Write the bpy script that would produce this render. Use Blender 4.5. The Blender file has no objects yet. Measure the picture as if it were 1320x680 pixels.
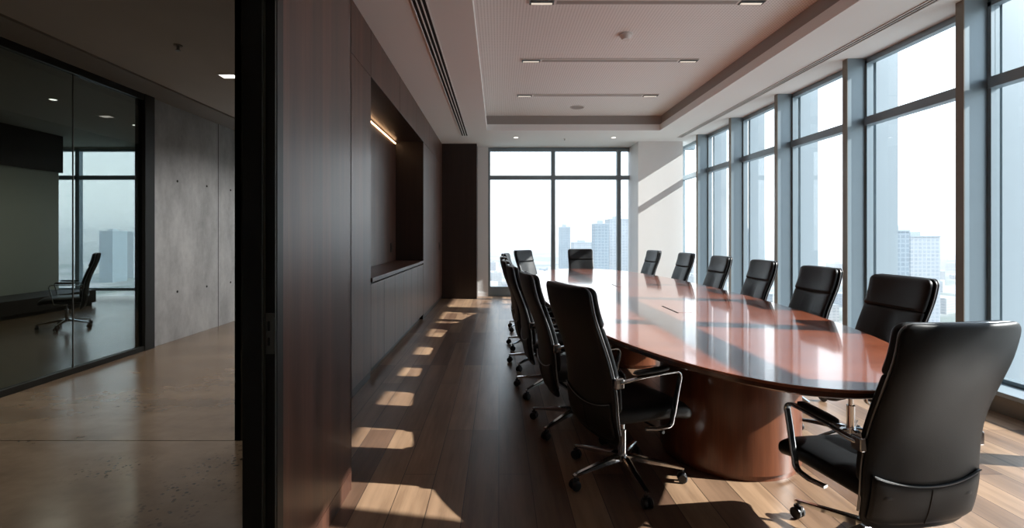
import bpy, bmesh, math, random
from mathutils import Vector, Matrix
random.seed(7)
SC = bpy.context.scene
COL = SC.collection
PI = math.pi

# ------------------------------------------------------------------ camera, sky, sun, exposure
W, H = 1320, 680
F_PX, CX, CY, EYE = 632.0, 643.0, 303.0, 1.35
cam_d = bpy.data.cameras.new('camera'); cam = bpy.data.objects.new('camera', cam_d); COL.objects.link(cam)
cam.location = (0, 0, EYE); cam.rotation_euler = (PI / 2, 0, 0)
cam_d.sensor_width = 36.0; cam_d.lens = F_PX / W * 36.0
cam_d.shift_x = (W / 2 - CX) / W
cam_d.shift_y = -(H / 2 - CY) / W
cam_d.clip_end = 20000; cam_d.clip_start = 0.05
SC.camera = cam

SUN_T, SUN_S = 0.20, 0.635          # per metre towards -X the light moves SUN_T along +Y and drops SUN_S
sun_d = bpy.data.lights.new('sun', 'SUN'); sun_d.energy = 11.5; sun_d.angle = math.radians(0.5); sun_d.color = (1.0, 0.965, 0.915)
sun = bpy.data.objects.new('sun', sun_d); COL.objects.link(sun)
sun.rotation_euler = Vector((-1, SUN_T, -SUN_S)).to_track_quat('-Z', 'Y').to_euler()
sun.location = (30, -5, 20)

world = bpy.data.worlds.new('sky'); SC.world = world; world.use_nodes = True
nt = world.node_tree; nt.nodes.clear()
out = nt.nodes.new('ShaderNodeOutputWorld'); bg = nt.nodes.new('ShaderNodeBackground')
tc = nt.nodes.new('ShaderNodeTexCoord'); sp = nt.nodes.new('ShaderNodeSeparateXYZ'); rp = nt.nodes.new('ShaderNodeValToRGB')
nt.links.new(tc.outputs['Generated'], sp.inputs[0]); nt.links.new(sp.outputs['Z'], rp.inputs[0])
e = rp.color_ramp.elements
e[0].position = 0.0; e[0].color = (0.86, 0.90, 0.92, 1)
e[1].position = 0.85; e[1].color = (0.50, 0.68, 0.92, 1)
m_ = e.new(0.10); m_.color = (0.89, 0.94, 0.97, 1)
m_ = e.new(0.38); m_.color = (0.74, 0.86, 0.99, 1)
nt.links.new(rp.outputs[0], bg.inputs[0]); bg.inputs[1].default_value = 2.2
nt.links.new(bg.outputs[0], out.inputs[0])

SC.view_settings.view_transform = 'Standard'; SC.view_settings.look = 'None'
SC.view_settings.gamma = 1.0; SC.view_settings.use_curve_mapping = False
SC.view_settings.exposure = 0.12
cy = SC.cycles
cy.use_denoising = True
cy.max_bounces = 10; cy.diffuse_bounces = 6; cy.glossy_bounces = 5; cy.transparent_max_bounces = 24; cy.transmission_bounces = 8
cy.caustics_reflective = False; cy.caustics_refractive = False
cy.sample_clamp_indirect = 6.0

# ------------------------------------------------------------------ materials
def srgb(r, g, b):
    f = lambda c: (c / 255 / 12.92) if c / 255 <= 0.04045 else ((c / 255 + 0.055) / 1.055) ** 2.4
    return (f(r), f(g), f(b), 1)

class NT:
    def __init__(s, name):
        s.m = bpy.data.materials.new(name); s.m.use_nodes = True; s.t = s.m.node_tree; s.t.nodes.clear()
        s.out = s.n('ShaderNodeOutputMaterial'); s.p = s.n('ShaderNodeBsdfPrincipled'); s.l(s.p.outputs[0], s.out.inputs[0])
    def n(s, k, **kw):
        x = s.t.nodes.new(k)
        for a, b in kw.items(): setattr(x, a, b)
        return x
    def l(s, a, b): s.t.links.new(a, b)
    def coords(s, scale=(1, 1, 1), rot=(0, 0, 0)):
        c = s.n('ShaderNodeTexCoord'); mp = s.n('ShaderNodeMapping'); s.l(c.outputs['Object'], mp.inputs[0])
        mp.inputs['Scale'].default_value = scale; mp.inputs['Rotation'].default_value = rot
        return mp.outputs[0]
    def noise(s, vec, scale, detail=4, rough=0.55):
        x = s.n('ShaderNodeTexNoise'); s.l(vec, x.inputs['Vector'])
        x.inputs['Scale'].default_value = scale; x.inputs['Detail'].default_value = detail; x.inputs['Roughness'].default_value = rough
        return x.outputs[0]
    def ramp(s, fac, stops):
        r = s.n('ShaderNodeValToRGB'); s.l(fac, r.inputs[0]); el = r.color_ramp.elements
        el[0].position, el[0].color = stops[0]; el[1].position, el[1].color = stops[-1]
        for p, c in stops[1:-1]:
            q = el.new(p); q.color = c
        return r.outputs[0]
    def mix(s, fac, a, b, mode='MIX'):
        x = s.n('ShaderNodeMix', data_type='RGBA', blend_type=mode)
        if isinstance(fac, (int, float)): x.inputs[0].default_value = fac
        else: s.l(fac, x.inputs[0])
        for i, v in ((6, a), (7, b)):
            if isinstance(v, tuple): x.inputs[i].default_value = v
            else: s.l(v, x.inputs[i])
        return x.outputs[2]
    def bump(s, h, strength=0.2, dist=0.01):
        b = s.n('ShaderNodeBump'); b.inputs['Strength'].default_value = strength; b.inputs['Distance'].default_value = dist
        s.l(h, b.inputs['Height']); s.l(b.outputs[0], s.p.inputs['Normal'])
    def set(s, **kw):
        for k, v in kw.items():
            s.p.inputs[{'color': 'Base Color', 'rough': 'Roughness', 'metal': 'Metallic', 'coat': 'Coat Weight', 'coatr': 'Coat Roughness', 'spec': 'Specular IOR Level',
                        'emit': 'Emission Color', 'emits': 'Emission Strength', 'ior': 'IOR', 'trans': 'Transmission Weight', 'alpha': 'Alpha'}[k]].default_value = v
        return s
    def color(s, sock): s.l(sock, s.p.inputs['Base Color'])

def k4(r, g, b): return (r, g, b, 1)
M = {}
def plain(name, col, rough=0.5, metal=0.0, var=0.06, nscale=6.0, bump=0.0, **kw):
    t = NT(name); v = t.coords(); nz = t.noise(v, nscale)
    c2 = tuple(max(0, c * (1 - var)) for c in col[:3]) + (1,); c1 = tuple(c * (1 + var) for c in col[:3]) + (1,)
    t.color(t.mix(nz, c2, c1)); t.set(rough=rough, metal=metal, **kw)
    if bump: t.bump(t.noise(v, nscale * 20), bump, 0.003)
    M[name] = t.m
    return t.m
plain('white_paint', k4(.80, .80, .79), .6, var=.02)
plain('ceiling_paint', k4(.84, .865, .86), .75, var=.02, nscale=1)
plain('alu_frame', k4(.24, .30, .335), .38, metal=.35, var=.04)
plain('alu_warm', k4(.22, .20, .17), .45, metal=.3, var=.04)
plain('alu_fin', k4(.30, .36, .40), .4, metal=.2, var=.03)
plain('black_metal', k4(.012, .012, .010), .45, var=.1)
plain('olive_metal', k4(.035, .033, .022), .4, var=.1)
plain('steel_plate', k4(.16, .16, .15), .4, metal=.7, var=.1)
plain('dark_gap', k4(.006, .006, .006), .8)
plain('reveal_grey', k4(.36, .34, .32), .7, var=.03)
plain('white_plastic', k4(.7, .69, .67), .4)
plain('chrome', k4(.62, .63, .64), .12, metal=1.0, var=.02)
plain('satin_trim', k4(.30, .31, .32), .3, metal=.8, var=.02)
plain('black_plastic', k4(.012, .012, .013), .4)
plain('office_wall_pale', k4(.50, .55, .50), .7, var=.03)
plain('office_dark', k4(.035, .032, .030), .6)
plain('office_ceiling', k4(.40, .38, .34), .8)
plain('concrete_ceiling', k4(.54, .50, .46), .85, nscale=2)
plain('grey_corridor', k4(.30, .28, .26), .8)
plain('bead', k4(.5, .5, .5), .4, metal=.6)

t = NT('leather'); v = t.coords(); nz = t.noise(v, 3.0); t.color(t.mix(nz, k4(.007, .0078, .009), k4(.013, .0145, .016)))
t.set(rough=.43, spec=.32)
vo = t.n('ShaderNodeTexVoronoi'); t.l(v, vo.inputs['Vector']); vo.inputs['Scale'].default_value = 420
t.bump(vo.outputs[0], .12, .002); M['leather'] = t.m

def wood(name, dark, mid, light, grain=(14, 14, .8), plank=None, rough=.38, coat=0.0, axis='z', coatr=.1):
    """long grain along one axis; `plank` gives veneer leaf width in metres"""
    t = NT(name)
    sc = {'z': (14, 14, .7), 'x': (.7, 14, 14), 'y': (14, .7, 14)}[axis]
    v = t.coords(sc); n1 = t.noise(v, 1.0, 8, .62)
    sc2 = tuple(s * 4.5 for s in sc); n2 = t.noise(t.coords(sc2), 1.6, 4, .5)
    c = t.ramp(n1, [(.30, dark), (.52, mid), (.75, light)])
    c = t.mix(.22, c, t.ramp(n2, [(.35, dark), (.65, light)]))
    if plank:
        sv = t.coords(); s3 = t.n('ShaderNodeSeparateXYZ'); t.l(sv, s3.inputs[0])
        q = t.n('ShaderNodeMath', operation='DIVIDE'); t.l(s3.outputs[plank[0]], q.inputs[0]); q.inputs[1].default_value = plank[1]
        fl = t.n('ShaderNodeMath', operation='FLOOR'); t.l(q.outputs[0], fl.inputs[0])
        wn = t.n('ShaderNodeTexWhiteNoise', noise_dimensions='1D'); t.l(fl.outputs[0], wn.inputs['W'])
        f = t.ramp(wn.outputs[0], [(0, k4(.72, .72, .72)), (1, k4(1.25, 1.2, 1.15))])
        c = t.mix(1.0, c, f, 'MULTIPLY')
    t.color(c); t.set(rough=rough, coat=coat, coatr=coatr); t.bump(n2, .06, .002)
    M[name] = t.m
wood('walnut_wall', k4(.035, .015, .010), k4(.072, .031, .020), k4(.11, .05, .032), plank=(1, .115), rough=.42, coat=.25, coatr=.28, axis='z')
wood('walnut_dark', k4(.012, .006, .004), k4(.020, .010, .007), k4(.03, .016, .011), rough=.4, axis='z')
wood('table_veneer', k4(.20, .052, .025), k4(.33, .093, .045), k4(.43, .135, .065), rough=.22, coat=1.0, coatr=.07, axis='x')
wood('table_edge', k4(.05, .016, .009), k4(.08, .025, .013), k4(.11, .035, .018), rough=.25, coat=.4, axis='x')
wood('pedestal_veneer', k4(.10, .032, .015), k4(.17, .055, .026), k4(.24, .08, .036), rough=.3, coat=.2, axis='z')

# oak planks running along Y
t = NT('floor_oak')
c = t.n('ShaderNodeTexCoord'); s3 = t.n('ShaderNodeSeparateXYZ'); cb = t.n('ShaderNodeCombineXYZ')
t.l(c.outputs['Object'], s3.inputs[0]); t.l(s3.outputs[1], cb.inputs[0]); t.l(s3.outputs[0], cb.inputs[1])
br = t.n('ShaderNodeTexBrick'); t.l(cb.outputs[0], br.inputs['Vector'])
br.inputs['Scale'].default_value = 1; br.inputs['Brick Width'].default_value = 1.7; br.inputs['Row Height'].default_value = .178
br.inputs['Mortar Size'].default_value = .0022; br.inputs['Mortar Smooth'].default_value = .1; br.offset = .37; br.offset_frequency = 3
br.inputs['Color1'].default_value = k4(.15, .085, .055); br.inputs['Color2'].default_value = k4(.42, .27, .165); br.inputs['Mortar'].default_value = k4(.05, .03, .02)
gv = t.coords((11, .75, 11)); g1 = t.noise(gv, 1.2, 8, .65); g2 = t.noise(t.coords((3, 1.1, 3)), 1.1, 3)
cc = t.mix(1.0, br.outputs[0], t.ramp(g1, [(.3, k4(.55, .52, .50)), (.55, k4(1, 1, 1)), (.8, k4(1.22, 1.2, 1.18))]), 'MULTIPLY')
vk = t.n('ShaderNodeTexVoronoi'); t.l(t.coords((2.6, 1.1, 1)), vk.inputs['Vector']); vk.inputs['Scale'].default_value = 1.0
cc = t.mix(1.0, cc, t.ramp(vk.outputs[0], [(.02, k4(.35, .3, .27)), (.07, k4(1, 1, 1))]), 'MULTIPLY')
cc = t.mix(1.0, cc, t.ramp(g2, [(.3, k4(.8, .8, .8)), (.7, k4(1.1, 1.1, 1.1))]), 'MULTIPLY')
t.color(cc); t.set(rough=.34, coat=.12, coatr=.25)
iv = t.n('ShaderNodeMath', operation='SUBTRACT'); iv.inputs[0].default_value = 1; t.l(br.outputs[1], iv.inputs[1])
t.bump(iv.outputs[0], .35, .003); M['floor_oak'] = t.m

# polished concrete, with a worn patch of exposed aggregate
t = NT('floor_concrete'); v = t.coords((1, 1, 1))
n1 = t.noise(t.coords((.8, 1.6, 1)), 1.3, 8, .6); n2 = t.noise(v, 9, 6)
c1 = t.ramp(n1, [(.3, k4(.095, .060, .036)), (.5, k4(.165, .108, .066)), (.7, k4(.24, .165, .105))])
c1 = t.mix(.25, c1, t.ramp(n2, [(.3, k4(.11, .08, .055)), (.7, k4(.26, .19, .13))]))
vo = t.n('ShaderNodeTexVoronoi'); t.l(v, vo.inputs['Vector']); vo.inputs['Scale'].default_value = 48
sp = t.ramp(vo.outputs[0], [(.26, k4(1, 1, 1)), (.38, k4(0, 0, 0))])
def worn(cx, cy, sx, sy):                                  # a scuffed area round one spot of the floor
    a = t.n('ShaderNodeVectorMath', operation='SUBTRACT'); t.l(v, a.inputs[0]); a.inputs[1].default_value = (cx, cy, 0)
    b = t.n('ShaderNodeVectorMath', operation='MULTIPLY'); t.l(a.outputs[0], b.inputs[0]); b.inputs[1].default_value = (1 / sx, 1 / sy, 0)
    l_ = t.n('ShaderNodeVectorMath', operation='LENGTH'); t.l(b.outputs[0], l_.inputs[0])
    return t.ramp(l_.outputs['Value'], [(.15, k4(1, 1, 1)), (1.0, k4(0, 0, 0))])
mask = t.mix(1.0, worn(-1.62, 2.72, .30, .75), worn(-2.25, 2.85, .30, .25), 'ADD')
mask = t.mix(1.0, mask, t.ramp(t.noise(v, 11, 2), [(.42, k4(0, 0, 0)), (.56, k4(1, 1, 1))]), 'MULTIPLY')
vo.inputs['Scale'].default_value = 34
mm = t.mix(1.0, sp, mask, 'MULTIPLY')
c1 = t.mix(mm, c1, k4(.020, .015, .011))
t.color(c1); t.set(rough=.24, coat=.15, coatr=.15); t.bump(n2, .04, .004); M['floor_concrete'] = t.m

# board-formed concrete wall
t = NT('wall_concrete'); v = t.coords((1, 1, 1))
n1 = t.noise(t.coords((1, 1, .45)), 1.6, 9, .68); n2 = t.noise(v, 16, 6, .7)
c1 = t.ramp(n1, [(.32, k4(.36, .37, .385)), (.5, k4(.60, .61, .63)), (.64, k4(.78, .79, .80))])
c1 = t.mix(.25, c1, t.ramp(n2, [(.3, k4(.30, .30, .30)), (.7, k4(.6, .6, .6))]))
t.color(c1); t.set(rough=.75); t.bump(n2, .2, .006); M['wall_concrete'] = t.m

# perforated ceiling board
t = NT('perforated_board'); v = t.coords((1, 1, 1))
w1 = t.n('ShaderNodeVectorMath', operation='FRACTION'); sc_ = t.n('ShaderNodeVectorMath', operation='SCALE'); t.l(v, sc_.inputs[0]); sc_.inputs['Scale'].default_value = 1 / .032
t.l(sc_.outputs[0], w1.inputs[0]); sb = t.n('ShaderNodeVectorMath', operation='SUBTRACT'); t.l(w1.outputs[0], sb.inputs[0]); sb.inputs[1].default_value = (.5, .5, .5)
fz = t.n('ShaderNodeVectorMath', operation='MULTIPLY'); t.l(sb.outputs[0], fz.inputs[0]); fz.inputs[1].default_value = (1, 1, 0)
ln = t.n('ShaderNodeVectorMath', operation='LENGTH'); t.l(fz.outputs[0], ln.inputs[0])
t.color(t.ramp(ln.outputs['Value'], [(.18, k4(.54, .55, .54)), (.25, k4(.87, .885, .88))]))
t.set(rough=.8); M['perforated_board'] = t.m

def emit(name, col, s):
    t = NT(name); t.set(color=k4(.8, .8, .8), emit=col, emits=s); M[name] = t.m
emit('led_warm', k4(1, .58, .30), 8.0)
emit('lamp_white', k4(1, .93, .82), 3.5)
emit('lamp_faint', k4(1, .86, .68), .55)

def glassmat(name, tint, refl_col=k4(1, 1, 1), ior=1.5, boost=1.0):
    m = bpy.data.materials.new(name); m.use_nodes = True; t = m.node_tree; t.nodes.clear()
    o = t.nodes.new('ShaderNodeOutputMaterial'); mx = t.nodes.new('ShaderNodeMixShader'); tr = t.nodes.new('ShaderNodeBsdfTransparent'); gl = t.nodes.new('ShaderNodeBsdfGlossy')
    fr = t.nodes.new('ShaderNodeFresnel'); fr.inputs[0].default_value = ior
    ge = t.nodes.new('ShaderNodeNewGeometry'); mr = t.nodes.new('ShaderNodeMapRange'); mr.inputs['To Min'].default_value = ior; mr.inputs['To Max'].default_value = 1 / ior
    t.links.new(ge.outputs['Backfacing'], mr.inputs['Value']); t.links.new(mr.outputs[0], fr.inputs[0])   # thin pane: same reflectance from both faces
    tr.inputs[0].default_value = tint; gl.inputs[0].default_value = refl_col; gl.inputs['Roughness'].default_value = 0.0
    if boost != 1.0:
        mu = t.nodes.new('ShaderNodeMath'); mu.operation = 'MULTIPLY'; mu.use_clamp = True; mu.inputs[1].default_value = boost
        t.links.new(fr.outputs[0], mu.inputs[0]); t.links.new(mu.outputs[0], mx.inputs[0])
    else: t.links.new(fr.outputs[0], mx.inputs[0])
    t.links.new(tr.outputs[0], mx.inputs[1]); t.links.new(gl.outputs[0], mx.inputs[2]); t.links.new(mx.outputs[0], o.inputs[0])
    M[name] = m
glassmat('window_glass', k4(.97, .99, .995), boost=.6)
glassmat('partition_glass', k4(.60, .645, .64), ior=1.5, boost=.8)

# ------------------------------------------------------------------ mesh helpers
def BM(): return bmesh.new()
def box(bm, x0, x1, y0, y1, z0, z1):
    vs = [bm.verts.new(p) for p in ((x0, y0, z0), (x1, y0, z0), (x1, y1, z0), (x0, y1, z0), (x0, y0, z1), (x1, y0, z1), (x1, y1, z1), (x0, y1, z1))]
    for f in ((0, 3, 2, 1), (4, 5, 6, 7), (0, 1, 5, 4), (1, 2, 6, 5), (2, 3, 7, 6), (3, 0, 4, 7)): bm.faces.new([vs[i] for i in f])
    return bm
def cyl(bm, c, r, z0, z1, n=24, r2=None):
    r2 = r if r2 is None else r2
    a = [bm.verts.new((c[0] + r * math.cos(2 * PI * i / n), c[1] + r * math.sin(2 * PI * i / n), z0)) for i in range(n)]
    b = [bm.verts.new((c[0] + r2 * math.cos(2 * PI * i / n), c[1] + r2 * math.sin(2 * PI * i / n), z1)) for i in range(n)]
    for i in range(n): bm.faces.new((a[i], a[(i + 1) % n], b[(i + 1) % n], b[i]))
    bm.faces.new(list(reversed(a))); bm.faces.new(b)
    return bm
def loft(bm, rings, cap=True, close=False):
    R = [[bm.verts.new(p) for p in r] for r in rings]; n = len(R[0])
    for a, b in zip(R, R[1:] + ([R[0]] if close else [])):
        for i in range(n):
            bm.faces.new((a[i], a[(i + 1) % n], b[(i + 1) % n], b[i]))
    if cap and not close:
        bm.faces.new(list(reversed(R[0]))); bm.faces.new(R[-1])
    return bm
def tube(bm, pts, r, n=8, sx=1.0, up=Vector((1, 0, 0)), sq=False):
    """sweep along pts; section half-sizes: r along `up` times sx, r in the other direction"""
    pts = [Vector(p) for p in pts]; rings = []
    for i, p in enumerate(pts):
        d = (pts[min(i + 1, len(pts) - 1)] - pts[max(i - 1, 0)]).normalized()
        u = up - d * up.dot(d)
        if u.length < 1e-4: u = Vector((0, 1, 0)) - d * d.y
        u.normalize(); w = d.cross(u)
        rr = r[i] if isinstance(r, (list, tuple)) else r
        ring = []
        for k in range(n):
            a = 2 * PI * (k + .5) / n; ca, sa = math.cos(a), math.sin(a)
            if sq:
                ca = math.copysign(abs(ca) ** .5, ca); sa = math.copysign(abs(sa) ** .5, sa)
            ring.append(p + u * (rr * sx * ca) + w * (rr * sa))
        rings.append(ring)
    return loft(bm, rings)
def obj(name, bm, m, parent=None, bevel=0.0, smooth=False, loc=None, rotz=0.0, seg=2):
    bmesh.ops.recalc_face_normals(bm, faces=bm.faces[:])
    me = bpy.data.meshes.new(name); bm.to_mesh(me); bm.free()
    if smooth:
        for p in me.polygons: p.use_smooth = True
    o = bpy.data.objects.new(name, me); COL.objects.link(o)
    me.materials.append(M[m] if isinstance(m, str) else m)
    if parent is not None: o.parent = parent
    if loc is not None: o.location = loc
    if rotz: o.rotation_euler.z = rotz
    if bevel:
        b = o.modifiers.new('bevel', 'BEVEL'); b.width = bevel; b.segments = seg; b.limit_method = 'ANGLE'; b.angle_limit = math.radians(40)
    if smooth:
        try: me.shade_auto_smooth
        except Exception: pass
        es = o.modifiers.new('split', 'EDGE_SPLIT'); es.split_angle = math.radians(50)
    return o
def empty(name, loc=(0, 0, 0), rotz=0.0, parent=None):
    o = bpy.data.objects.new(name, None); COL.objects.link(o); o.location = loc; o.rotation_euler.z = rotz; o.empty_display_size = .1
    if parent is not None: o.parent = parent
    return o
def tag(o, label=None, cat=None, group=None, kind=None):
    if label: o['label'] = label
    if cat: o['category'] = cat
    if group: o['group'] = group
    if kind: o['kind'] = kind
    return o
def struct(name, bm, m, parent=None, **kw):
    o = obj(name, bm, m, parent, **kw)
    if parent is None: o['kind'] = 'structure'
    return o
def sbox(name, m, *a, parent=None, **kw): return struct(name, box(BM(), *a), m, parent, **kw)
def sempty(name, loc=(0, 0, 0)):
    o = empty(name, loc); o['kind'] = 'structure'; return o

# ------------------------------------------------------------------ room dimensions
HC = 3.30                       # boardroom ceiling
XW, XG, XGL = -1.21, 3.85, 4.07 # wood wall face, inner mullion line, glass line
YF = 10.90                      # far facade
PIER_Y = 10.20
CORR_X = -1.74                  # corridor face of the shared wall
GX = -4.17                      # corridor glass / concrete plane
HCOR = 3.02

# floors
bm = BM(); box(bm, -.86, XGL + .3, -1.2, 2.60, -.12, 0); box(bm, -1.24, XGL + .3, 2.60, 3.24, -.12, 0); box(bm, -1.72, XGL + .3, 3.24, YF + .02, -.12, 0)
struct('floor', bm, 'floor_oak')
bm = BM(); box(bm, -12, -.86, -1.2, 2.60, -.12, -.001); box(bm, -12, -1.24, 2.60, 3.225, -.12, -.001); box(bm, -12, -1.72, 3.232, YF + .02, -.12, -.001)
struct('floor_corridor', bm, 'floor_concrete')
sbox('floor_joint', 'dark_gap', -12, -1.3, 3.22, 3.24, -.13, -.006)
sbox('floor_slab', 'wall_concrete', -12.3, XGL + .35, -1.4, YF + .1, -.5, -.125)
# roof slab, keeps daylight out above the ceilings
sbox('roof_slab', 'wall_concrete', -12.3, XGL + .35, -1.4, YF + .12, 3.80, 4.0)

# ------------------------------------------------------------------ ceiling of the boardroom: a soffit round a raised tray
TX0, TX1, TY0, TY1, TZ = -.22, 3.0, .9, 9.13, 3.58
bm = BM()
box(bm, -.86, TX0, -1.2, 2.61, HC, HC + .08); box(bm, -1.75, TX0, 2.61, YF, HC, HC + .08)
box(bm, TX1, XG + .24, -1.2, YF, HC, HC + .08)
box(bm, TX0, TX1, TY1, YF, HC, HC + .08); box(bm, TX0, TX1, -1.2, TY0, HC, HC + .08)
struct('ceiling', bm, 'ceiling_paint')
bm = BM()                                                 # upstand lip of the tray
for a in ((TX0 - .03, TX0, TY0, TY1), (TX1, TX1 + .03, TY0, TY1), (TX0 - .03, TX1 + .03, TY1, TY1 + .03)):
    box(bm, *a, HC + .0805, HC + .115)
struct('trim_1', bm, 'ceiling_paint')
bm = BM()                                                 # set-back reveal, darker grey put in to stand for cove shade
for a in ((TX0 - .05, TX0 - .031, TY0, TY1 + .05), (TX1 + .031, TX1 + .05, TY0, TY1 + .05), (TX0 - .05, TX1 + .05, TY1 + .031, TY1 + .05)):
    box(bm, *a, HC + .081, TZ)
struct('trim_2', bm, 'reveal_grey')
sbox('ceiling_tray', 'perforated_board', TX0 - .2, TX1 + .2, TY0 - .1, TY1 + .25, TZ, TZ + .05)

# ------------------------------------------------------------------ walls
sbox('wall_back', 'white_paint', -5.5, XGL + .3, -1.4, -1.2, 0, 3.8)
sbox('wall_right', 'white_paint', XG, XGL + .3, -1.2, .72, 0, 3.8)  # out of view; lengthened to keep direct sun off the corridor floor
sbox('wall_doorway', 'walnut_dark', -.95, -.85, -1.2, .72, 0, 3.3)
bm = BM(); box(bm, -.95, -.85, .72, 1.70, 2.75, 3.3); box(bm, -1.8, -.85, -1.2, 3.2, 3.3, 3.8)
struct('wall_lintel', bm, 'walnut_dark')
# shared wall core
bm = BM()
box(bm, -1.74, -1.70, 3.23, YF, 0, 3.8)                    # corridor skin
box(bm, -1.30, -1.235, 2.50, 3.23, 0, 3.8)
box(bm, -1.74, -1.235, 3.23, 3.30, 0, 3.8)
struct('wall_corridor_side', bm, 'olive_metal')
# wood clad wall, built as panels on the core
wl = sempty('wall_left')
def wpanel(y0, y1, z0, z1, x=XW, g=.003):
    struct('panel', box(BM(), x - .022, x, y0 + g, y1 - g, z0 + g, z1 - g), 'walnut_wall', wl, bevel=.0015)
box_ = box
struct('backing', box(box(box(box(BM(), -1.70, XW - .022, 3.31, 4.62, 0, HC), -1.234, XW - .022, 2.62, 3.31, 0, HC), -1.70, XW - .022, 7.89, 10.44, 0, HC), -1.70, XW - .022, 4.62, 7.89, 2.87, HC), 'dark_gap', wl)
wpanel(2.61, 4.64, .07, 2.85); wpanel(7.87, 9.15, .07, 2.85); wpanel(9.15, 10.44, .07, 2.85)
for a, b in ((2.61, 4.64), (4.64, 6.0), (6.0, 7.2), (7.2, 8.55), (8.55, 10.44)): wpanel(a, b, 2.85, HC)
struct('skirting', box(box(BM(), XW - .02, XW - .006, 2.61, 4.64, 0, .068), XW - .02, XW - .006, 7.87, 10.44, 0, .068), 'walnut_dark', wl)
# niche: back, top, ends
struct('niche_back', box(BM(), -1.70, -1.655, 4.64, 7.87, .93, 2.87), 'walnut_wall', wl)
struct('niche_end', box(BM(), -1.66, XW - .001, 7.87, 7.89, .93, 2.87), 'walnut_dark', wl)
struct('niche_end', box(BM(), -1.66, XW - .001, 4.62, 4.64, .93, 2.87), 'walnut_dark', wl)
struct('niche_top', box(BM(), -1.66, XW - .001, 4.64, 7.87, 2.852, 2.87), 'walnut_dark', wl)
# projecting panel beside the door
wd = sempty('wall_door_pier')
struct('core', box(BM(), -.885, -.805, 1.765, 2.595, 0, HC), 'dark_gap', wd)
struct('panel', box(BM(), -.805, -.785, 1.765, 2.61, .10, HC - .002), 'walnut_wall', wd, bevel=.0015)
struct('panel', box(BM(), -1.235, -.785, 2.595, 2.612, .0, HC - .002), 'walnut_wall', wd)
struct('skirting', box(BM(), -.805, -.786, 1.765, 2.609, 0, .096), 'walnut_wall', wd)
struct('pier_back', box(BM(), -.885, -.88, 1.765, 2.595, 0, HC), 'black_metal', wd)
# dark wood cupboard column at the far end of the wall
cb_ = sempty('wall_cupboard_end')
struct('panel', box(BM(), -1.235, -.47, 10.44, YF, .0, HC - .002), 'walnut_dark', cb_)
# white facade wall strip, pier, plinths
sbox('wall_far', 'white_paint', -.47, -.235, YF - .04, YF + .08, 0, HC)
sbox('wall_pier', 'white_paint', 2.90, 3.832, PIER_Y, YF + .1, 0, HC)
sbox('baseboard_far', 'white_paint', -.47, -.235, YF - .055, YF - .04, 0, .09)
sbox('wall_far_upstand', 'alu_frame', -.235, 2.90, YF - .03, YF + .10, 0, .15)
sbox('wall_far_head', 'alu_frame', -1.8, XGL + .3, YF + .0, YF + .12, 3.26, 3.9)
sbox('wall_side_upstand', 'alu_warm', 3.80, 3.86, .73, YF, 0, .13)
sbox('trim_sill', 'alu_fin', 3.79, XGL + .06, .73, YF, .13, .165, bevel=.004)
sbox('wall_side_head', 'alu_frame', XGL - .02, XGL + .12, .0, YF + .1, 3.27, 3.9)
sbox('wall_side_base', 'alu_frame', XGL - .02, XGL + .14, .0, YF + .1, -.5, .13)

# ------------------------------------------------------------------ windows
n_win = [0]
def window(name_kids):
    n_win[0] += 1
    return sempty('window_%d' % n_win[0])
# side facade: one window per bay; each bay carries the deep mullion at its near side
PITCH = 1.357
ys = [4.09 + PITCH * k for k in range(-2, 5)]             # mullion centres 1.38 ... 9.52
ys = [.70] + ys
for k, y in enumerate(ys):
    y1 = ys[k + 1] if k + 1 < len(ys) else YF - .02
    w = window(None)
    if y > 1:
        struct('mullion', box(BM(), XG, XGL - .02, y - .037, y + .037, .166, HC - .001), 'alu_frame', w, bevel=.002)
        struct('mullion_cap', box(BM(), XG - .006, XG, y - .037, y + .037, .166, HC - .001), 'alu_warm', w)
    struct('outer_fin', box(BM(), XGL + .10, XGL + .34, y - .03, y + .03, -.5, 3.6), 'alu_fin', w)
    a, b = y + .037, y1 - .037
    fr = BM(); box(fr, XGL - .03, XGL + .04, a, a + .03, .166, 3.27); box(fr, XGL - .03, XGL + .04, b - .03, b, .166, 3.27)
    box(fr, XGL - .03, XGL + .04, a, b, .166, .20); box(fr, XGL - .03, XGL + .04, a, b, 3.235, 3.27)
    struct('frame', fr, 'alu_frame', w)
    struct('transom', box(BM(), XGL - .06, XGL + .04, a + .03, b - .03, 2.555, 2.645), 'alu_frame', w, bevel=.003)
    struct('pane', box(BM(), XGL + .0, XGL + .006, a + .03, b - .03, .20, 2.555), 'window_glass', w)
    struct('pane', box(BM(), XGL + .0, XGL + .006, a + .03, b - .03, 2.645, 3.235), 'window_glass', w)
def front_window(xs, x0, x1, y, z0, z1, zt=2.63, m='alu_frame'):
    """window in a wall that faces the camera; xs are mullion centres"""
    edges = [x0] + xs + [x1]
    for i in range(len(edges) - 1):
        a, b = edges[i], edges[i + 1]; w = window(None)
        fr = BM(); h = .045
        for xx in (a, b): box(fr, xx - (h if xx not in (x0,) else 0), xx + (h if xx not in (x1,) else 0), y - .05, y + .05, z0, z1) if (xx == a or xx == x1) else None
        box(fr, a, b, y - .04, y + .05, z0, z0 + .06); box(fr, a, b, y - .04, y + .05, z1 - .05, z1)
        struct('frame', fr, m, w)
        struct('transom', box(BM(), a + .045, b - .045, y - .045, y + .045, zt - .045, zt + .045), m, w)
        for q in ((z0 + .06, zt - .045), (zt + .045, z1 - .05)):
            struct('pane', box(BM(), a + .04, b - .04, y, y + .006, *q), 'window_glass', w)
front_window([1.207, 2.665], -.235, 3.9, YF + .02, .15, 3.262)
front_window([-3.2], GX, CORR_X, YF + .02, .0, 3.02)
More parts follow.
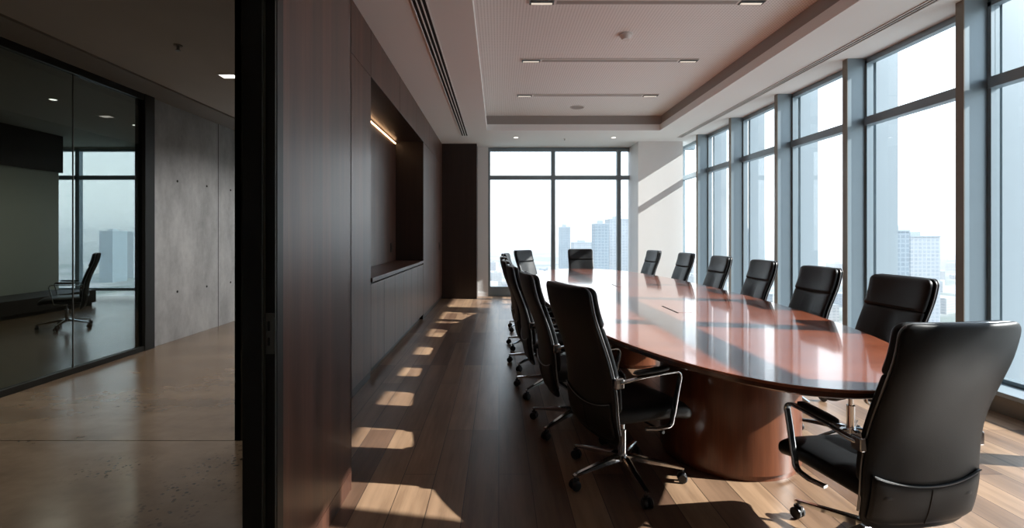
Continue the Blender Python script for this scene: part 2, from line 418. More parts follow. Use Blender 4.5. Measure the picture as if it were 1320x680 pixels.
front_window([-9.35], -10.2, -8.02, YF + .02, .12, 3.262)  # added office window, standing in for the far window reflected in the partition
sbox('wall_office_far', 'office_ceiling', -8.02, GX - .02, YF, YF + .1, 0, 3.8)
sbox('wall_office_head', 'office_ceiling', -12, GX - .02, YF - .02, YF + .1, 3.262, 3.8)

# ------------------------------------------------------------------ corridor and the office behind its glass
bm = BM(); box(bm, -3.75, -1.74, 3.2, YF, HCOR, HCOR + .05); box(bm, -3.75, -.95, -1.2, 3.2, HCOR, HCOR + .05)
struct('ceiling_corridor', bm, 'concrete_ceiling')
sbox('ceiling_corridor_edge', 'grey_corridor', GX, -3.75, -1.2, YF, HCOR - .02, HCOR + .05)
sbox('ceiling_office', 'office_ceiling', -12, GX - .1, -1.2, YF, 3.3, 3.35)
bm = BM(); box(bm, GX - .2, GX, 5.885, YF, 0, 3.8); box(bm, GX - .2, GX, -1.2, 5.885, HCOR + .0, 3.8)
wc = struct('wall_concrete', bm, 'wall_concrete')
bm = BM()
for yy in (7.28,): box(bm, GX - .001, GX + .0015, yy, yy + .012, 0, HCOR - .02)
struct('joint', bm, 'dark_gap', wc)
bm = BM()
for yy in (6.36, 7.0, 7.62, 8.9):
    for zz in (.62, 2.05):
        r = [[Vector((GX + .001 + d, yy + .016 * q * math.cos(a * PI / 6), zz + .016 * q * math.sin(a * PI / 6))) for a in range(12)] for d, q in ((-.002, 1.0), (.0015, 1.0))]
        loft(bm, r)
struct('tie_hole', bm, 'dark_gap', wc)
# glass partition
gp = sempty('wall_glass_partition')
struct('top_rail', box(BM(), GX - .04, GX + .03, -1.2, 5.885, 2.93, HCOR - .001), 'black_metal', gp)
struct('bottom_rail', box(BM(), GX - .04, GX + .03, -1.2, 5.885, 0, .055), 'black_metal', gp)
struct('post', box(BM(), GX - .08, GX + .04, 5.73, 5.885, 0, HCOR - .001), 'black_metal', gp)
for a, b in ((-1.2, 2.6), (2.604, 4.80), (4.808, 5.73)):
    struct('pane', box(BM(), GX - .008, GX, a, b, .055, 2.93), 'partition_glass', gp)
struct('glass_joint', box(BM(), GX - .009, GX + .001, 4.80, 4.808, .055, 2.93), 'steel_plate', gp)
# office
ow = sempty('wall_office_left')
struct('wall_panel', box(BM(), -8.9, -8.68, -1.2, 9.67, 0, 2.58), 'office_wall_pale', ow)
struct('bulkhead', box(BM(), -8.9, -8.62, -1.2, 9.70, 2.58, 3.3), 'office_dark', ow)
sbox('wall_office_end', 'office_wall_pale', -12, -11.9, -1.2, YF, 0, 3.8)
sbox('wall_office_back', 'office_wall_pale', -12, -5.5, -1.4, -1.2, 0, 3.8)
bench = empty('low_bench', (-8.2, 6.9, 0)); tag(bench, 'long low dark bench along the pale wall behind the glass partition', 'bench')
obj('bench_body', box(BM(), -.42, .40, -2.6, 2.6, .06, .30), 'office_dark', bench, bevel=.01)
obj('plinth', box(BM(), -.38, .36, -2.55, 2.55, 0, .06), 'black_metal', bench)

# ------------------------------------------------------------------ door frame of the boardroom
dr = sempty('door_1')
struct('jamb', box(BM(), -.890, -.820, 1.70, 1.764, 0, 2.75), 'black_metal', dr, bevel=.002)
struct('jamb', box(BM(), -.820, -.775, 1.716, 1.764, 0, 2.75), 'black_metal', dr, bevel=.001)
struct('bead', box(BM(), -.8205, -.8155, 1.702, 1.716, 0, 2.75), 'olive_metal', dr)
struct('seal', box(BM(), -.781, -.7785, 1.708, 1.716, 0, 2.75), 'steel_plate', dr)
struct('jamb', box(BM(), -.96, -.80, .70, .735, 0, 2.75), 'black_metal', dr)
struct('head', box(BM(), -.96, -.775, .70, 1.764, 2.75, 2.80), 'black_metal', dr)
# strike plate with two slots
bm = BM(); z0, z1 = .935, 1.078; X0, X1 = -.8135, -.7855
yb0, yb1 = 1.7125, 1.716
hs = [(z0, z0 + .028), (z0 + .058, z0 + .080), (z0 + .115, z1)]
for a, b in hs: box(bm, X0, X1, yb0, yb1, a, b)
for a, b in ((z0 + .028, z0 + .058), (z0 + .080, z0 + .115)):
    box(bm, X0, X0 + .004, yb0, yb1, a, b); box(bm, X0 + .014, X1, yb0, yb1, a, b)
box(bm, X1, X1 + .003, yb0 - .006, yb1, z0 + .01, z1 - .015)
struct('strike_plate', bm, 'steel_plate', dr)

# ------------------------------------------------------------------ low cabinet run under the niche
def rounded(o, w=.002): 
    b = o.modifiers.new('bevel', 'BEVEL'); b.width = w; b.segments = 2
cab = empty('low_cabinet', (-1.44, 6.255, 0)); tag(cab, 'low walnut cabinet run under the lit wall niche', 'cabinet')
L0, L1 = -1.613, 1.613
obj('cabinet_body', box(BM(), -.20, .205, L0 + .003, L1 - .003, .085, .895), 'dark_gap', cab)
obj('plinth', box(BM(), -.20, .17, L0 + .003, L1 - .003, 0, .084), 'black_metal', cab)
n = 6
for i in range(n):
    a = L0 + (L1 - L0) * i / n; b = L0 + (L1 - L0) * (i + 1) / n
    obj('door', box(BM(), .207, .229, a + .002, b - .002, .085, .885), 'walnut_wall', cab, bevel=.0015)
obj('ledge', box(BM(), -.215, .245, L0 + .002, L1 - .002, .905, .945), 'walnut_wall', cab, bevel=.003)
led = obj('led_strip', box(BM(), -1.655, -1.642, 4.68, 7.83, 2.808, 2.820), 'led_warm'); tag(led, 'glowing warm light strip along the top back of the wall niche', 'light strip')
sw = empty('wall_switch', (XW, 9.93, 1.13)); tag(sw, 'small black switch plate on the walnut wall beyond the niche', 'switch')
obj('plate', box(BM(), .0, .008, -.045, .045, -.075, .075), 'black_plastic', sw, bevel=.002); obj('rocker', box(BM(), .008, .012, -.02, .02, -.03, .03), 'black_metal', sw)
so = empty('power_socket', (-1.655, 7.52, 1.16)); tag(so, 'small dark socket plate on the back of the wall niche', 'socket')
obj('plate', box(BM(), .0, .008, -.045, .045, -.07, .07), 'black_plastic', so, bevel=.002); obj('socket_face', box(BM(), .008, .011, -.025, .025, -.03, .03), 'black_metal', so)

# ------------------------------------------------------------------ ceiling fittings
def diffuser(x, y0, y1, wd, slots, label):
    d = empty('slot_diffuser', (x, (y0 + y1) / 2, HC)); tag(d, label, 'air vent'); h = (y1 - y0) / 2
    obj('backing', box(BM(), -wd / 2, wd / 2, -h, h, -.004, -.001), 'dark_gap', d)
    nb = slots + 1; bw = .011
    for i in range(nb):
        cx = -wd / 2 + bw / 2 + (wd - bw) * i / slots
        obj('bar', box(BM(), cx - bw / 2, cx + bw / 2, -h, h, -.012, -.004), 'ceiling_paint', d)
    for s in (-1, 1): obj('end_cap', box(BM(), -wd / 2, wd / 2, s * h - .006, s * h + .006, -.012, -.002), 'ceiling_paint', d)
diffuser(-.665, .3, 9.6, .135, 3, 'long three-slot air vent in the ceiling above the walnut wall side')
diffuser(3.60, .3, 9.75, .085, 2, 'long narrow slot air vent in the ceiling beside the side windows')
for i, y in enumerate((3.11, 4.67, 6.235, 7.79)):
    if i == 0: continue
    d = empty('linear_light', (1.41, y, TZ))
    tag(d, ['', 'recessed linear light nearest the camera in the ceiling tray', 'middle recessed linear light in the tray beyond the smoke detector',
            'farthest recessed linear light in the ceiling tray'][i], 'ceiling light', 'recessed linear lights')
    obj('channel', box(BM(), -1.12, 1.12, -.05, .05, -.014, -.001), 'white_plastic', d, bevel=.003)
    obj('slot', box(BM(), -.86, .86, -.030, .030, -.016, -.0145), 'reveal_grey', d)
    for s in (-1, 1):
        l_ = obj('lamp', box(BM(), s * 1.0 - .115, s * 1.0 + .115, -.042, .042, -.020, -.0145), 'black_metal', d)
        obj('lens', box(BM(), s * 1.0 - .10, s * 1.0 + .10, -.002, .032, -.022, -.0201), 'lamp_faint', l_)
det = empty('smoke_detector', (1.41, 5.44, TZ)); tag(det, 'white round smoke detector on the perforated ceiling tray', 'smoke detector')
bm = cyl(BM(), (0, 0), .075, -.02, -.001, 28); obj('base_plate', bm, 'white_plastic', det)
bm = cyl(BM(), (0, 0), .040, -.062, -.038, 28, .056); cyl(bm, (0, 0), .058, -.038, -.02, 28, .066); obj('sensor_head', bm, 'white_plastic', det)
spk = empty('ceiling_speaker', (1.37, 8.54, TZ)); tag(spk, 'flat round speaker disc in the far part of the ceiling tray', 'speaker')
obj('rim', cyl(BM(), (0, 0), .125, -.008, -.001, 32), 'white_plastic', spk); obj('grille', cyl(BM(), (0, 0), .108, -.010, -.0082, 32), 'reveal_grey', spk)
def downlight(x, y, z, label, power=4, mat='lamp_white', grp='recessed downlights'):
    d = empty('downlight', (x, y, z)); tag(d, label, 'downlight', grp)
    rings = [[Vector((r * math.cos(2 * PI * k / 28), r * math.sin(2 * PI * k / 28), zz)) for k in range(28)] for r, zz in ((.055, -.001), (.055, -.006), (.045, -.006), (.045, -.001))]
    obj('ring', loft(BM(), rings, close=True), 'white_plastic', d)
    obj('lens', cyl(BM(), (0, 0), .044, -.004, -.0015, 24), mat, d)
    if power:
        ld = bpy.data.lights.new('downlight_lamp', 'SPOT'); ld.energy = power; ld.spot_size = 1.7 if power < 50 else 2.9; ld.spot_blend = .8; ld.color = (1, .88, .72); ld.shadow_soft_size = .04
        lo = bpy.data.objects.new('downlight_lamp', ld); COL.objects.link(lo); lo.parent = d; lo.location = (0, 0, -.02)
downlight(.34, 9.78, HC, 'small round downlight over the left far window')
downlight(2.29, 9.78, HC, 'small round downlight beside the white pier')
sk = empty('sprinkler', (1.33, 9.9, HC)); tag(sk, 'tiny sprinkler head in the far ceiling between two downlights', 'sprinkler')
obj('rosette', cyl(BM(), (0, 0), .03, -.006, -.001, 20), 'white_plastic', sk); obj('nozzle', cyl(BM(), (0, 0), .010, -.035, -.006, 14), 'satin_trim', sk)
sk = empty('sprinkler', (-2.82, 4.31, HCOR)); tag(sk, 'small pendent sprinkler on the dark corridor ceiling', 'sprinkler')
obj('rosette', cyl(BM(), (0, 0), .035, -.008, -.001, 20), 'grey_corridor', sk); obj('nozzle', cyl(cyl(BM(), (0, 0), .012, -.045, -.008, 14), (0, 0), .022, -.050, -.045, 14), 'satin_trim', sk)
for yy, lab in ((5.14, 'small rectangular downlight glowing on the corridor ceiling'), (3.40, 'added corridor fill light, unseen above the top edge of the view'), (6.88, 'added corridor fill light, unseen behind the door frame, nearer one'), (8.62, 'added corridor fill light, unseen behind the door frame, farther one')):  # only the first is visible; the others are added to brighten the corridor
    cl = empty('corridor_light', (-2.83, yy, HCOR)); tag(cl, lab, 'ceiling light', 'corridor downlights')
    fr = BM(); box(fr, -.09, .09, -.07, -.058, -.008, -.001); box(fr, -.09, .09, .058, .07, -.008, -.001); box(fr, -.09, -.078, -.058, .058, -.008, -.001); box(fr, .078, .09, -.058, .058, -.008, -.001)
    obj('frame', fr, 'white_plastic', cl); obj('lens', box(BM(), -.078, .078, -.058, .058, -.005, -.001), 'lamp_white', cl)
    ld = bpy.data.lights.new('corridor_lamp', 'SPOT'); ld.energy = 105; ld.spot_size = 2.6; ld.spot_blend = 1.0; ld.color = (1, .97, .92); ld.shadow_soft_size = .08
    lo = bpy.data.objects.new('corridor_lamp', ld); COL.objects.link(lo); lo.parent = cl; lo.location = (0, 0, -.03)
downlight(-6.4, 7.04, 3.3, 'small downlight added behind the glass for a reflected lamp, nearer one', 75, grp='reflected lamp stand-ins')  # both added behind the partition in place of lamp reflections in its glass
downlight(-6.43, 8.68, 3.3, 'small downlight added for a reflected lamp by the black glass frame post', 75, grp='reflected lamp stand-ins')

# ------------------------------------------------------------------ roller blind chains
def chain(y, zb, label):
    c = empty('blind_chain', (XGL - .075, y, 3.26)); tag(c, label, 'blind chain', 'blind chains at the side windows')
    L = 3.26 - zb; pts = [(0, -.02, 0)]; 
    pts += [(0, -.022, -L * i / 6) for i in range(1, 6)]
    for k in range(9):
        a = PI * k / 8; pts.append((0, -.022 * math.cos(a), -L + .03 - .03 * math.sin(a)))
    pts += [(0, .022, -L * i / 6) for i in range(5, 0, -1)] + [(0, .02, 0)]
    obj('chain_loop', tube(BM(), pts, .0028, 6), 'bead', c)
    obj('clip', box(BM(), -.012, .012, -.03, .03, -.02, 0), 'alu_fin', c)
    obj('connector', cyl(BM(), (0, .022), .006, -L * .55, -L * .55 + .02, 10), 'alu_fin', c)
chain(4.09 + .13, 1.0, 'thin bead chain loop hanging at the second window from the right edge')
chain(4.09 + PITCH + .12, 1.1, 'thin bead chain loop hanging at the third window from the right edge')
chain(4.09 + 2 * PITCH + .12, 1.1, 'thin bead chain loop hanging at the fourth window from the right edge')

# ------------------------------------------------------------------ conference table
TCX, TCY, TA, TB, TE, TH = 1.43, 5.34, 1.03, 3.46, 2.25, .755
table = empty('conference_table', (TCX, TCY, 0)); tag(table, 'long oval red-brown conference table with glossy veneer top', 'table')
def oval(z, d=0.0, n=200):
    r = []
    for i in range(n):
        a = 2 * PI * i / n; ca, sa = math.cos(a), math.sin(a)
        r.append(Vector(((TA - d) * math.copysign(abs(ca) ** (2 / TE), ca), (TB - d) * math.copysign(abs(sa) ** (2 / TE), sa), z)))
    return r
obj('tabletop', loft(BM(), [oval(TH - .012, .0005), oval(TH - .004, .0), oval(TH - .001, .002), oval(TH, .005)]), 'table_veneer', table)
obj('table_rim', loft(BM(), [oval(TH - .055, .16), oval(TH - .050, .05), oval(TH - .036, .012), oval(TH - .030, .002), oval(TH - .012, .0)]), 'table_edge', table, smooth=True)
for yy in (-2.27, 0, 2.27):
    bm = BM(); rr = []
    for z, g in ((0, .385), (.03, .385), (.035, .40), (.70, .40)):
        rr.append([Vector((g * math.cos(2 * PI * k / 64), yy + g * math.sin(2 * PI * k / 64), z)) for k in range(64)])
    obj('pedestal', loft(bm, rr), 'pedestal_veneer', table, smooth=True)
obj('under_beam', box(BM(), -.12, .12, -2.0, 2.0, .62, .70), 'table_edge', table)
for yy in (-1.40, .46):
    cf = obj('cable_flap', box(BM(), -.055, .055, yy - .17, yy + .17, TH - .002, TH + .0012), 'table_veneer', table)
    obj('flap_slot', box(BM(), -.062, -.050, yy - .18, yy + .18, TH - .001, TH + .002), 'dark_gap', cf)

# ------------------------------------------------------------------ chairs
PR = [(.28, -.165), (.36, -.195), (.46, -.215), (.56, -.222), (.66, -.235), (.76, -.262), (.86, -.300), (.96, -.338), (1.04, -.358), (1.12, -.370)]
def prof(z):
    z = max(PR[0][0], min(PR[-1][0], z))
    for i in range(len(PR) - 1):
        if z <= PR[i + 1][0]:
            z0, y0 = PR[i]; z1, y1 = PR[i + 1]
            s0 = (PR[i + 1][1] - PR[max(i - 1, 0)][1]) / (PR[i + 1][0] - PR[max(i - 1, 0)][0])
            j = min(i + 2, len(PR) - 1); s1 = (PR[j][1] - y0) / (PR[j][0] - z0)
            h = z1 - z0; u = (z - z0) / h
            return (2 * u ** 3 - 3 * u * u + 1) * y0 + (u ** 3 - 2 * u * u + u) * h * s0 + (-2 * u ** 3 + 3 * u * u) * y1 + (u ** 3 - u * u) * h * s1
def pad(z0, z1, wf, tf, off, rt=.05, rb=.05, n=72, e=5.0, curve=.02, fn=None, m=30):
    """upholstered slab that follows the back profile; off = distance in front of the profile line"""
    zs = [z0 + (z1 - z0) * (1 - math.cos(PI * i / m)) / 2 for i in range(m + 1)]
    rings = []
    for z in zs:
        dy = (prof(z + .01) - prof(z - .01)) / .02; nrm = Vector((0, 1, -dy)).normalized()
        w = wf(z); t = tf(z)
        dt, db = z1 - z, z - z0
        for d_, r_ in ((dt, rt), (db, rb)):
            if d_ < r_:
                q = r_ - math.sqrt(max(r_ * r_ - (r_ - d_) ** 2, 0)); w -= 2 * q
                f = math.sqrt(max(0, 1 - (1 - min(d_ / (t * .55), 1)) ** 2)); t *= max(.12, f)
        ring = []
        for k in range(n):
            a = 2 * PI * k / n; ca, sa = math.cos(a), math.sin(a)
            x = math.copysign(abs(ca) ** (2 / e), ca) * w / 2; d = math.copysign(abs(sa) ** (2 / 3.0), sa) * t / 2
            o_ = off + curve * (2 * x / .46) ** 2 + d
            if fn and sa > 0: o_ += fn(x, z) * abs(sa)
            ring.append(Vector((x, prof(z) + nrm.y * o_, z + nrm.z * o_)))
        rings.append(ring)
    return loft(BM(), rings)
def wback(z): return .455 + .03 * math.exp(-((z - .50) / .16) ** 2) + .012 * max(0, min(1, (z - .8) / .3))
def pleats(x, z):
    v_ = 0
    if .5 < z < .89:
        amp = math.sin(PI * (z - .5) / .39) * .016
        g = math.exp(-(x / .055) ** 2)
        v_ -= amp * g * (.5 + .5 * math.cos(2 * PI * x / .045))
    v_ += .010 * math.exp(-((z - .60) / .08) ** 2)
    return v_
def swp(path, w, t, name, m, root):   # flat bar swept in the YZ plane
    return obj(name, tube(BM(), path, t / 2, 12, sx=w / t, sq=True), m, root, smooth=True)
def arc(c, r, a0, a1, n, x): return [(x, c[0] + r * math.cos(math.radians(a0 + (a1 - a0) * i / n)), c[1] + r * math.sin(math.radians(a0 + (a1 - a0) * i / n))) for i in range(n + 1)]

def make_chair():
    root = empty('office_chair')
    # five star base
    for k in range(5):
        bm = BM(); rings = []
        for r, w, h, z in ((.02, .030, .030, .118), (.06, .040, .034, .116), (.15, .034, .026, .104), (.25, .028, .018, .090), (.315, .026, .014, .080), (.328, .020, .010, .077)):
            rings.append([Vector((x * w / 2, r, z + y * h / 2)) for x, y in ((-1, -1), (1, -1), (1, .6), (.6, 1), (-.6, 1), (-1, .6))])
        lg = obj('leg', loft(bm, rings), 'chrome', root, rotz=2 * PI * k / 5)
        bm = BM()
        for s in (-1, 1):                                   # twin wheels, fork and stem
            r = [[Vector((s * x, .318 + .026 * q * math.cos(2 * PI * i / 20), .0265 + .026 * q * math.sin(2 * PI * i / 20))) for i in range(20)] for x, q in ((.006, .9), (.009, 1), (.021, 1), (.025, .8))]
            loft(bm, r)
        cyl(bm, (0, .318), .008, .03, .076, 12); box(bm, -.008, .008, .296, .332, .034, .060)
        obj('caster', bm, 'black_plastic', lg)
    obj('gas_column', cyl(cyl(cyl(BM(), (0, 0), .034, .095, .135, 28, .030), (0, 0), .024, .135, .27, 28), (0, 0), .014, .27, .36, 20), 'chrome', root, smooth=True)
    bm = box(BM(), -.085, .085, -.15, .10, .355, .392); obj('tilt_mechanism', bm, 'black_plastic', root, bevel=.012)
    obj('lever', tube(BM(), [(.06, .03, .372), (.17, .05, .368), (.22, .055, .362), (.275, .06, .360)], [.005, .005, .009, .009], 8, up=Vector((0, 0, 1))), 'black_plastic', root)
    # seat
    rings = []; n = 56; m = 22; y0, y1 = -.235, .295
    for i in range(m + 1):
        u = (1 - math.cos(PI * i / m)) / 2; y = y0 + (y1 - y0) * u
        w = .50 - .05 * (1 - u); t = .095
        dn = min(y - y0, y1 - y); R = .06
        dn = max(dn, 0.0)
        if dn < R: q = R - math.sqrt(max(0, R * R - (R - dn) ** 2)); w -= 2 * q; t *= max(.15, math.sqrt(max(0, 1 - (1 - min(dn / .05, 1)) ** 2)))
        zc = .437 - .030 * max(0, (u - .72) / .28) ** 2
        ring = []
        for k in range(n):
            a = 2 * PI * k / n; ca, sa = math.cos(a), math.sin(a)
            x = math.copysign(abs(ca) ** (2 / 5), ca) * w / 2; z = math.copysign(abs(sa) ** (2 / 3.2), sa) * t / 2
            if sa > 0: z -= .008 * math.exp(-((x) / .12) ** 2) * math.sin(PI * u)
            ring.append(Vector((x, y, zc + z)))
        rings.append(ring)
    obj('seat', loft(BM(), rings), 'leather', root, smooth=True)
    # back: shell behind, cushion in front, headrest roll, lumbar cover with seam, edge trim
    obj('back_shell', pad(.285, 1.105, lambda z: wback(z) + .010, lambda z: .030, -.008, rt=.045, rb=.07), 'leather', root, smooth=True)
    obj('backrest', pad(.45, .892, lambda z: wback(z) - .004, lambda z: .044, .026, rt=.012, rb=.05, fn=pleats, n=160), 'leather', root, smooth=True)
    obj('headrest', pad(.886, 1.098, lambda z: wback(z) - .003, lambda z: .054, .031, rt=.045, rb=.012), 'leather', root, smooth=True)
    def arcz(x): return .475 + .05 * (abs(x) / .24) ** 2.2
    # lumbar cover: patch lying on the rear of the shell, arched top edge
    bm = BM(); nx, nz = 26, 14; g = []
    for i in range(nx + 1):
        x = -.226 + .452 * i / nx; zt = arcz(x); zb = .315 + .03 * (abs(x) / .226) ** 6; colv = []
        for j in range(nz + 1):
            z = zb + (zt - zb) * j / nz
            edge = min(min(i, nx - i) / 2.5, min(j, nz - j) / 2.0, 1)
            o_ = -.0205 + .02 * (2 * x / .46) ** 2 - .006 * math.sqrt(edge)
            colv.append(bm.verts.new((x, prof(z) + o_, z)))
        g.append(colv)
    for i in range(nx):
        for j in range(nz): bm.faces.new((g[i][j], g[i + 1][j], g[i + 1][j + 1], g[i][j + 1]))
    lc = obj('lumbar_cover', bm, 'leather', root, smooth=True)
    sd = lc.modifiers.new('thick', 'SOLIDIFY'); sd.thickness = .006; sd.offset = 1
    pts = [(-.226 + .452 * i / 24, prof(arcz(-.226 + .452 * i / 24)) - .0325 + .02 * (2 * (-.226 + .452 * i / 24) / .46) ** 2, arcz(-.226 + .452 * i / 24)) for i in range(25)]
    obj('seam_trim', tube(BM(), pts, .0026, 6, up=Vector((0, 0, 1))), 'satin_trim', lc)
    obj('centre_seam', tube(BM(), [(0, prof(.32 + .145 * i / 10) - .0335, .32 + .145 * i / 10) for i in range(11)], .0018, 6), 'black_plastic', lc)
    pts = []
    def edge_pt(s, z):
        w = (wback(z) + .006) / 2
        if 1.102 - z < .045:
            d_ = 1.102 - z; w -= .045 - math.sqrt(max(.045 ** 2 - (.045 - d_) ** 2, 0))
        return (s * w, prof(z) + .004 + .02 * (2 * w / .46) ** 2, z)
    zz = [.36 + .70 * i / 22 for i in range(23)] + [1.07, 1.082, 1.092, 1.099, 1.102]
    pts = [edge_pt(-1, z) for z in zz] + [(x, prof(1.102) + .004 + .02 * (2 * x / .46) ** 2, 1.1025) for x in (-.12, -.06, 0, .06, .12)] + [edge_pt(1, z) for z in reversed(zz)]
    obj('edge_piping', tube(BM(), pts, .0042, 8, up=Vector((0, 1, 0))), 'satin_trim', root, smooth=True)
    for s in (-1, 1):
        x = s * .272
        path = [(s * .245, -.185, .628), (x, -.165, .640), (x, -.08, .652), (x, .06, .662), (x, .13, .664)] + arc((.135, .634), .030, 80, -10, 7, x) + \
               [(x, .148, .56), (x, .128, .46), (x, .118, .43)] + arc((.082, .418), .034, 0, -75, 5, x) + [(x, .03, .382), (s * .25, -.03, .380)]
        ar = swp(path, .030, .013, 'armrest', 'chrome', root)
        rings = []
        for i in range(13):
            u = i / 12; y = -.12 + .22 * u; f = math.sqrt(max(.02, 1 - (2 * u - 1) ** 6))
            zc = .676 + .010 * u
            rings.append([Vector((x + .023 * f * math.copysign(abs(math.cos(a)) ** .6, math.cos(a)), y, zc + .012 * f * math.copysign(abs(math.sin(a)) ** .7, math.sin(a)))) for a in [2 * PI * k / 16 for k in range(16)]])
        obj('arm_pad', loft(BM(), rings), 'leather', ar, smooth=True)
        obj('arm_bracket', box(BM(), s * .222 - .012, s * .222 + .030 * (1 if s > 0 else 0) + .012, -.215, -.165, .600, .655) if s > 0 else box(BM(), -.264, -.210, -.215, -.165, .600, .655), 'chrome', root, bevel=.006)
    return root
def kids(o): return [c for c in bpy.data.objects if c.parent == o]
chair0 = make_chair()
cache = {}
def dup(root):
    r = root.copy(); COL.objects.link(r)
    for ch in kids(root):
        c = ch.copy(); COL.objects.link(c); c.parent = r
        for g_ in kids(ch):
            d = g_.copy(); COL.objects.link(d); d.parent = c
    return r
# x, y of the base, facing direction in degrees (0 = +X, 90 = away from the camera), base turn, drop, label
CH = [
 (.69, 2.74, 20, 60, .015, 'nearest black leather chair on the left side, armrest and star base in full view', 'chairs along the left side'),
 (.54, 3.46, 6, 20, 0, 'black leather chair on the left side, directly behind the nearest left chair', 'chairs along the left side'),
 (.45, 4.26, 3, 25, 0, 'third black leather chair from the camera on the left side of the table', 'chairs along the left side'),
 (.41, 5.10, 1, 30, 0, 'fourth black leather chair from the camera on the left side of the table', 'chairs along the left side'),
 (.40, 5.95, 2, 22, 0, 'fifth black leather chair from the camera on the left side, mostly hidden by nearer ones', 'chairs along the left side'),
 (.43, 7.05, -8, 28, 0, 'sixth black leather chair from the camera on the left side, its top just showing', 'chairs along the left side'),
 (.68, 8.42, -40, 33, 0, 'black leather chair at the far left end of the table, turned so its front shows', 'chairs along the left side'),
 (1.555, 9.02, -90, 20, 0, 'black leather head chair at the far end of the table, facing the camera', 'head chair at the far end'),
 (2.24, 3.12, 181, 30, 0, 'black leather chair nearest the camera facing us on the window side, behind the big chair', 'chairs along the window side'),
 (2.33, 4.06, 180, 42, 0, 'second black leather chair from the camera among those facing in from the windows', 'chairs along the window side'),
 (2.43, 5.12, 179, 20, 0, 'third black leather chair from the camera among those facing in from the windows', 'chairs along the window side'),
 (2.45, 6.12, 181, 11, 0, 'fourth black leather chair from the camera among those facing in from the windows', 'chairs along the window side'),
 (2.44, 7.22, 183, 38, 0, 'fifth black leather chair from the camera among those facing in from the windows', 'chairs along the window side'),
 (2.36, 8.45, 188, 25, 0, 'farthest black leather chair on the window side, in front of the white pier', 'chairs along the window side'),
 (1.585, 2.07, 97, 40, .06, 'large black leather chair at right front, seen from behind with armrest and seat', 'chair at the near end'),
 (-6.30, 7.15, 216, 20, 0, 'dark chair added behind the corridor glass in place of a reflected one', 'reflected chair stand-in'),  # added object standing in for a chair reflected in the partition
]
first = True
for x, y, face, star, drop, label, grp in CH:
    o = chair0 if first else dup(chair0); 
    o.location = (x, y, 0); o.rotation_euler.z = math.radians(face - 90)
    legs = [c for c in kids(o) if c.name.startswith('leg')]
    legs.sort(key=lambda c: c.name)
    for k, c in enumerate(legs): c.rotation_euler.z = math.radians(star - 90 + 72 * k)
    if drop:
        for c in kids(o):
            if c not in legs and not c.name.startswith('gas_column'): c.location.z = -drop
    tag(o, label, 'chair', grp); first = False

# ------------------------------------------------------------------ the city outside
t = NT('city_ground'); v = t.coords((1, 1, 1))
b1 = t.n('ShaderNodeTexVoronoi', feature='F1'); t.l(v, b1.inputs['Vector']); b1.inputs['Scale'].default_value = .022
n1 = t.noise(t.coords((1, .7, 1)), .006, 5, .6)
c1 = t.mix(.55, b1.outputs['Color'], k4(.30, .31, .31)); hs = t.n('ShaderNodeHueSaturation'); t.l(c1, hs.inputs['Color']); hs.inputs['Saturation'].default_value = .12; hs.inputs['Value'].default_value = .62
c2 = t.mix(t.ramp(n1, [(.45, k4(0, 0, 0)), (.56, k4(1, 1, 1))]), hs.outputs[0], k4(.07, .10, .08))
t.color(c2); t.set(rough=.9); M['city_ground'] = t.m
def facade(name, wall, glass, fl=3.6, bay=4.0):
    t = NT(name); v = t.coords(); br = t.n('ShaderNodeTexBrick'); s3 = t.n('ShaderNodeSeparateXYZ'); t.l(v, s3.inputs[0])
    ad = t.n('ShaderNodeMath', operation='ADD'); t.l(s3.outputs[0], ad.inputs[0]); t.l(s3.outputs[1], ad.inputs[1])
    cb = t.n('ShaderNodeCombineXYZ'); t.l(ad.outputs[0], cb.inputs[0]); t.l(s3.outputs[2], cb.inputs[1]); t.l(cb.outputs[0], br.inputs['Vector'])
    br.offset = 0; br.inputs['Scale'].default_value = 1; br.inputs['Brick Width'].default_value = bay; br.inputs['Row Height'].default_value = fl
    br.inputs['Mortar Size'].default_value = .55; br.inputs['Color1'].default_value = glass; br.inputs['Color2'].default_value = tuple(c * 1.2 for c in glass[:3]) + (1,); br.inputs['Mortar'].default_value = wall
    t.color(br.outputs[0]); t.set(rough=.6); M[name] = t.m
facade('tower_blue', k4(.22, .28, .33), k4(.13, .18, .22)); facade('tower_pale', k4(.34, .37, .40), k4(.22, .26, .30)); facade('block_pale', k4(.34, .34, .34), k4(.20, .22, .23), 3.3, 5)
GZ = -95.0
sbox('ground_city', 'city_ground', -6000, 9000, 30, 9000, GZ - 1, GZ)
def tower(px0, px1, ytop, Y, depth, label, m, crown=0):
    x0, x1 = (px0 - CX) * Y / F_PX, (px1 - CX) * Y / F_PX; zt = EYE + (CY - ytop) * Y / F_PX
    o = empty('tower_building', ((x0 + x1) / 2, Y + depth / 2, GZ)); tag(o, label, 'tower building')
    w, hgt = (x1 - x0) / 2, zt - GZ
    obj('tower_body', box(BM(), -w, w, -depth / 2, depth / 2, 0, hgt), m, o)
    obj('roof_parapet', box(box(BM(), -w - .5, w + .5, -depth / 2 - .5, depth / 2 + .5, hgt, hgt + 1.2), -w * .4, w * .3, -depth * .2, depth * .2, hgt + 1.2, hgt + 5), 'alu_fin', o)
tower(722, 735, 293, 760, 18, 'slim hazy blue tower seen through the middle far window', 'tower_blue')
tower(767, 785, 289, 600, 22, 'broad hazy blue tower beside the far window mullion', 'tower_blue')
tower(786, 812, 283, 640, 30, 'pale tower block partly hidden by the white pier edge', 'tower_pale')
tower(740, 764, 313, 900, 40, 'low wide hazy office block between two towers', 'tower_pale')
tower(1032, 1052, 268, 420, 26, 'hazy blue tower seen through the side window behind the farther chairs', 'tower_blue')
tower(1156, 1172, 298, 380, 20, 'stepped hazy tower through the big side window, left one', 'tower_blue')
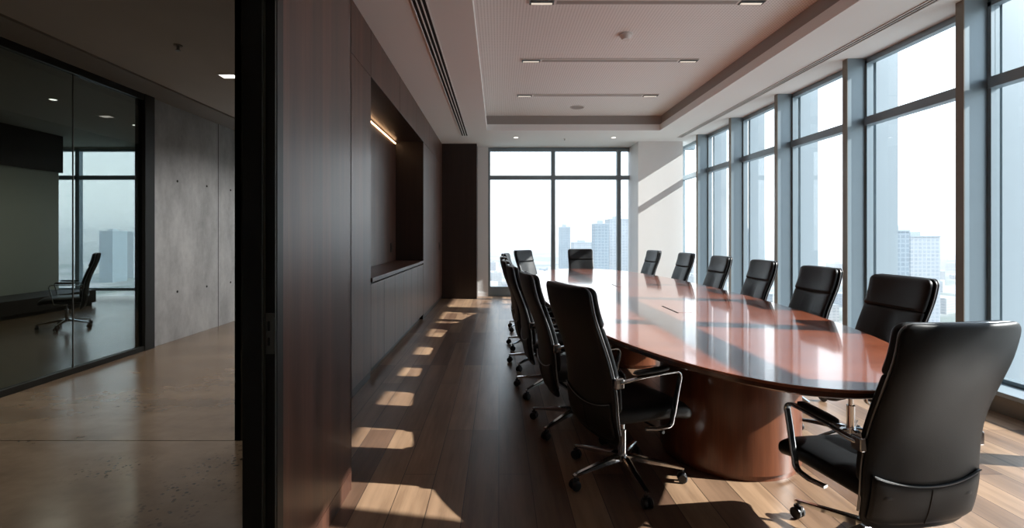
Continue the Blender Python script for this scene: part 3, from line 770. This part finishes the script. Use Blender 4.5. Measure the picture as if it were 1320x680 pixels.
tower(1174, 1212, 305, 460, 34, 'wide hazy office block through the big side window', 'tower_pale')
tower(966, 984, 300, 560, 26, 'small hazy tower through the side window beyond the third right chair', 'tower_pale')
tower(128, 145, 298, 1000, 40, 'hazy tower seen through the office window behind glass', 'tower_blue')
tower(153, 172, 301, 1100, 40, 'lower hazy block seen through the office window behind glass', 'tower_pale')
rnd = random.Random(3)
taken = [(o.location.x, o.location.y, 50) for o in bpy.data.objects if o.get('category') == 'tower building']
nb = 0
while nb < 90:
    px = rnd.uniform(560, 1330); Y = rnd.uniform(260, 1500); X = (px - CX) * Y / F_PX
    if nb > 80: px = rnd.uniform(80, 190); X = (px - CX) * Y / F_PX
    w, d, h = rnd.uniform(10, 28), rnd.uniform(10, 26), rnd.uniform(6, 26)
    R_ = math.hypot(w, d)
    if any(math.hypot(X - a, Y - b) < R_ + c for a, b, c in taken): continue
    taken.append((X, Y, R_))
    o = obj('city_block', box(box(BM(), -w, w, -d, d, 0, h), -w * .3, w * .2, -d * .3, d * .3, h, h + 2.5), 'block_pale' if rnd.random() < .7 else 'tower_pale', loc=(X, Y, GZ), rotz=rnd.uniform(0, 1.5))
    tag(o, 'pale low city block in the haze below the tower windows', 'building', 'low city blocks far below'); nb += 1
# tree belts
bm = BM(); rt_ = random.Random(5)
for i in range(420):
    px = rt_.uniform(600, 780) if i % 2 else rt_.uniform(980, 1320); Y = rt_.uniform(360, 620) if i % 2 else rt_.uniform(200, 420)
    X = (px - CX) * Y / F_PX; r = rt_.uniform(4, 8)
    if any(math.hypot(X - a, Y - b) < r + c for a, b, c in taken): continue
    bmesh.ops.create_icosphere(bm, subdivisions=1, radius=r, matrix=Matrix.Translation((X, Y, GZ + r * .6)))
plain('tree_green', k4(.05, .08, .05), .9, var=.3, nscale=.05)
o = obj('tree_belt', bm, 'tree_green'); tag(o, 'scattered grey-green tree crowns far below the windows', 'trees', kind='stuff')

# light haze lying over the city
hm = bpy.data.materials.new('city_haze'); hm.use_nodes = True; ht = hm.node_tree; ht.nodes.clear()
ho = ht.nodes.new('ShaderNodeOutputMaterial'); hv = ht.nodes.new('ShaderNodeVolumeScatter'); ht.links.new(hv.outputs[0], ho.inputs['Volume'])
hv.inputs['Color'].default_value = (.93, .97, 1, 1); hv.inputs['Density'].default_value = .00038; hv.inputs['Anisotropy'].default_value = .2
M['city_haze'] = hm
hz = obj('haze', box(BM(), -5900, 8900, 120, 8900, GZ - .5, 70), 'city_haze'); tag(hz, 'pale haze hanging over the distant city', 'haze', kind='stuff')
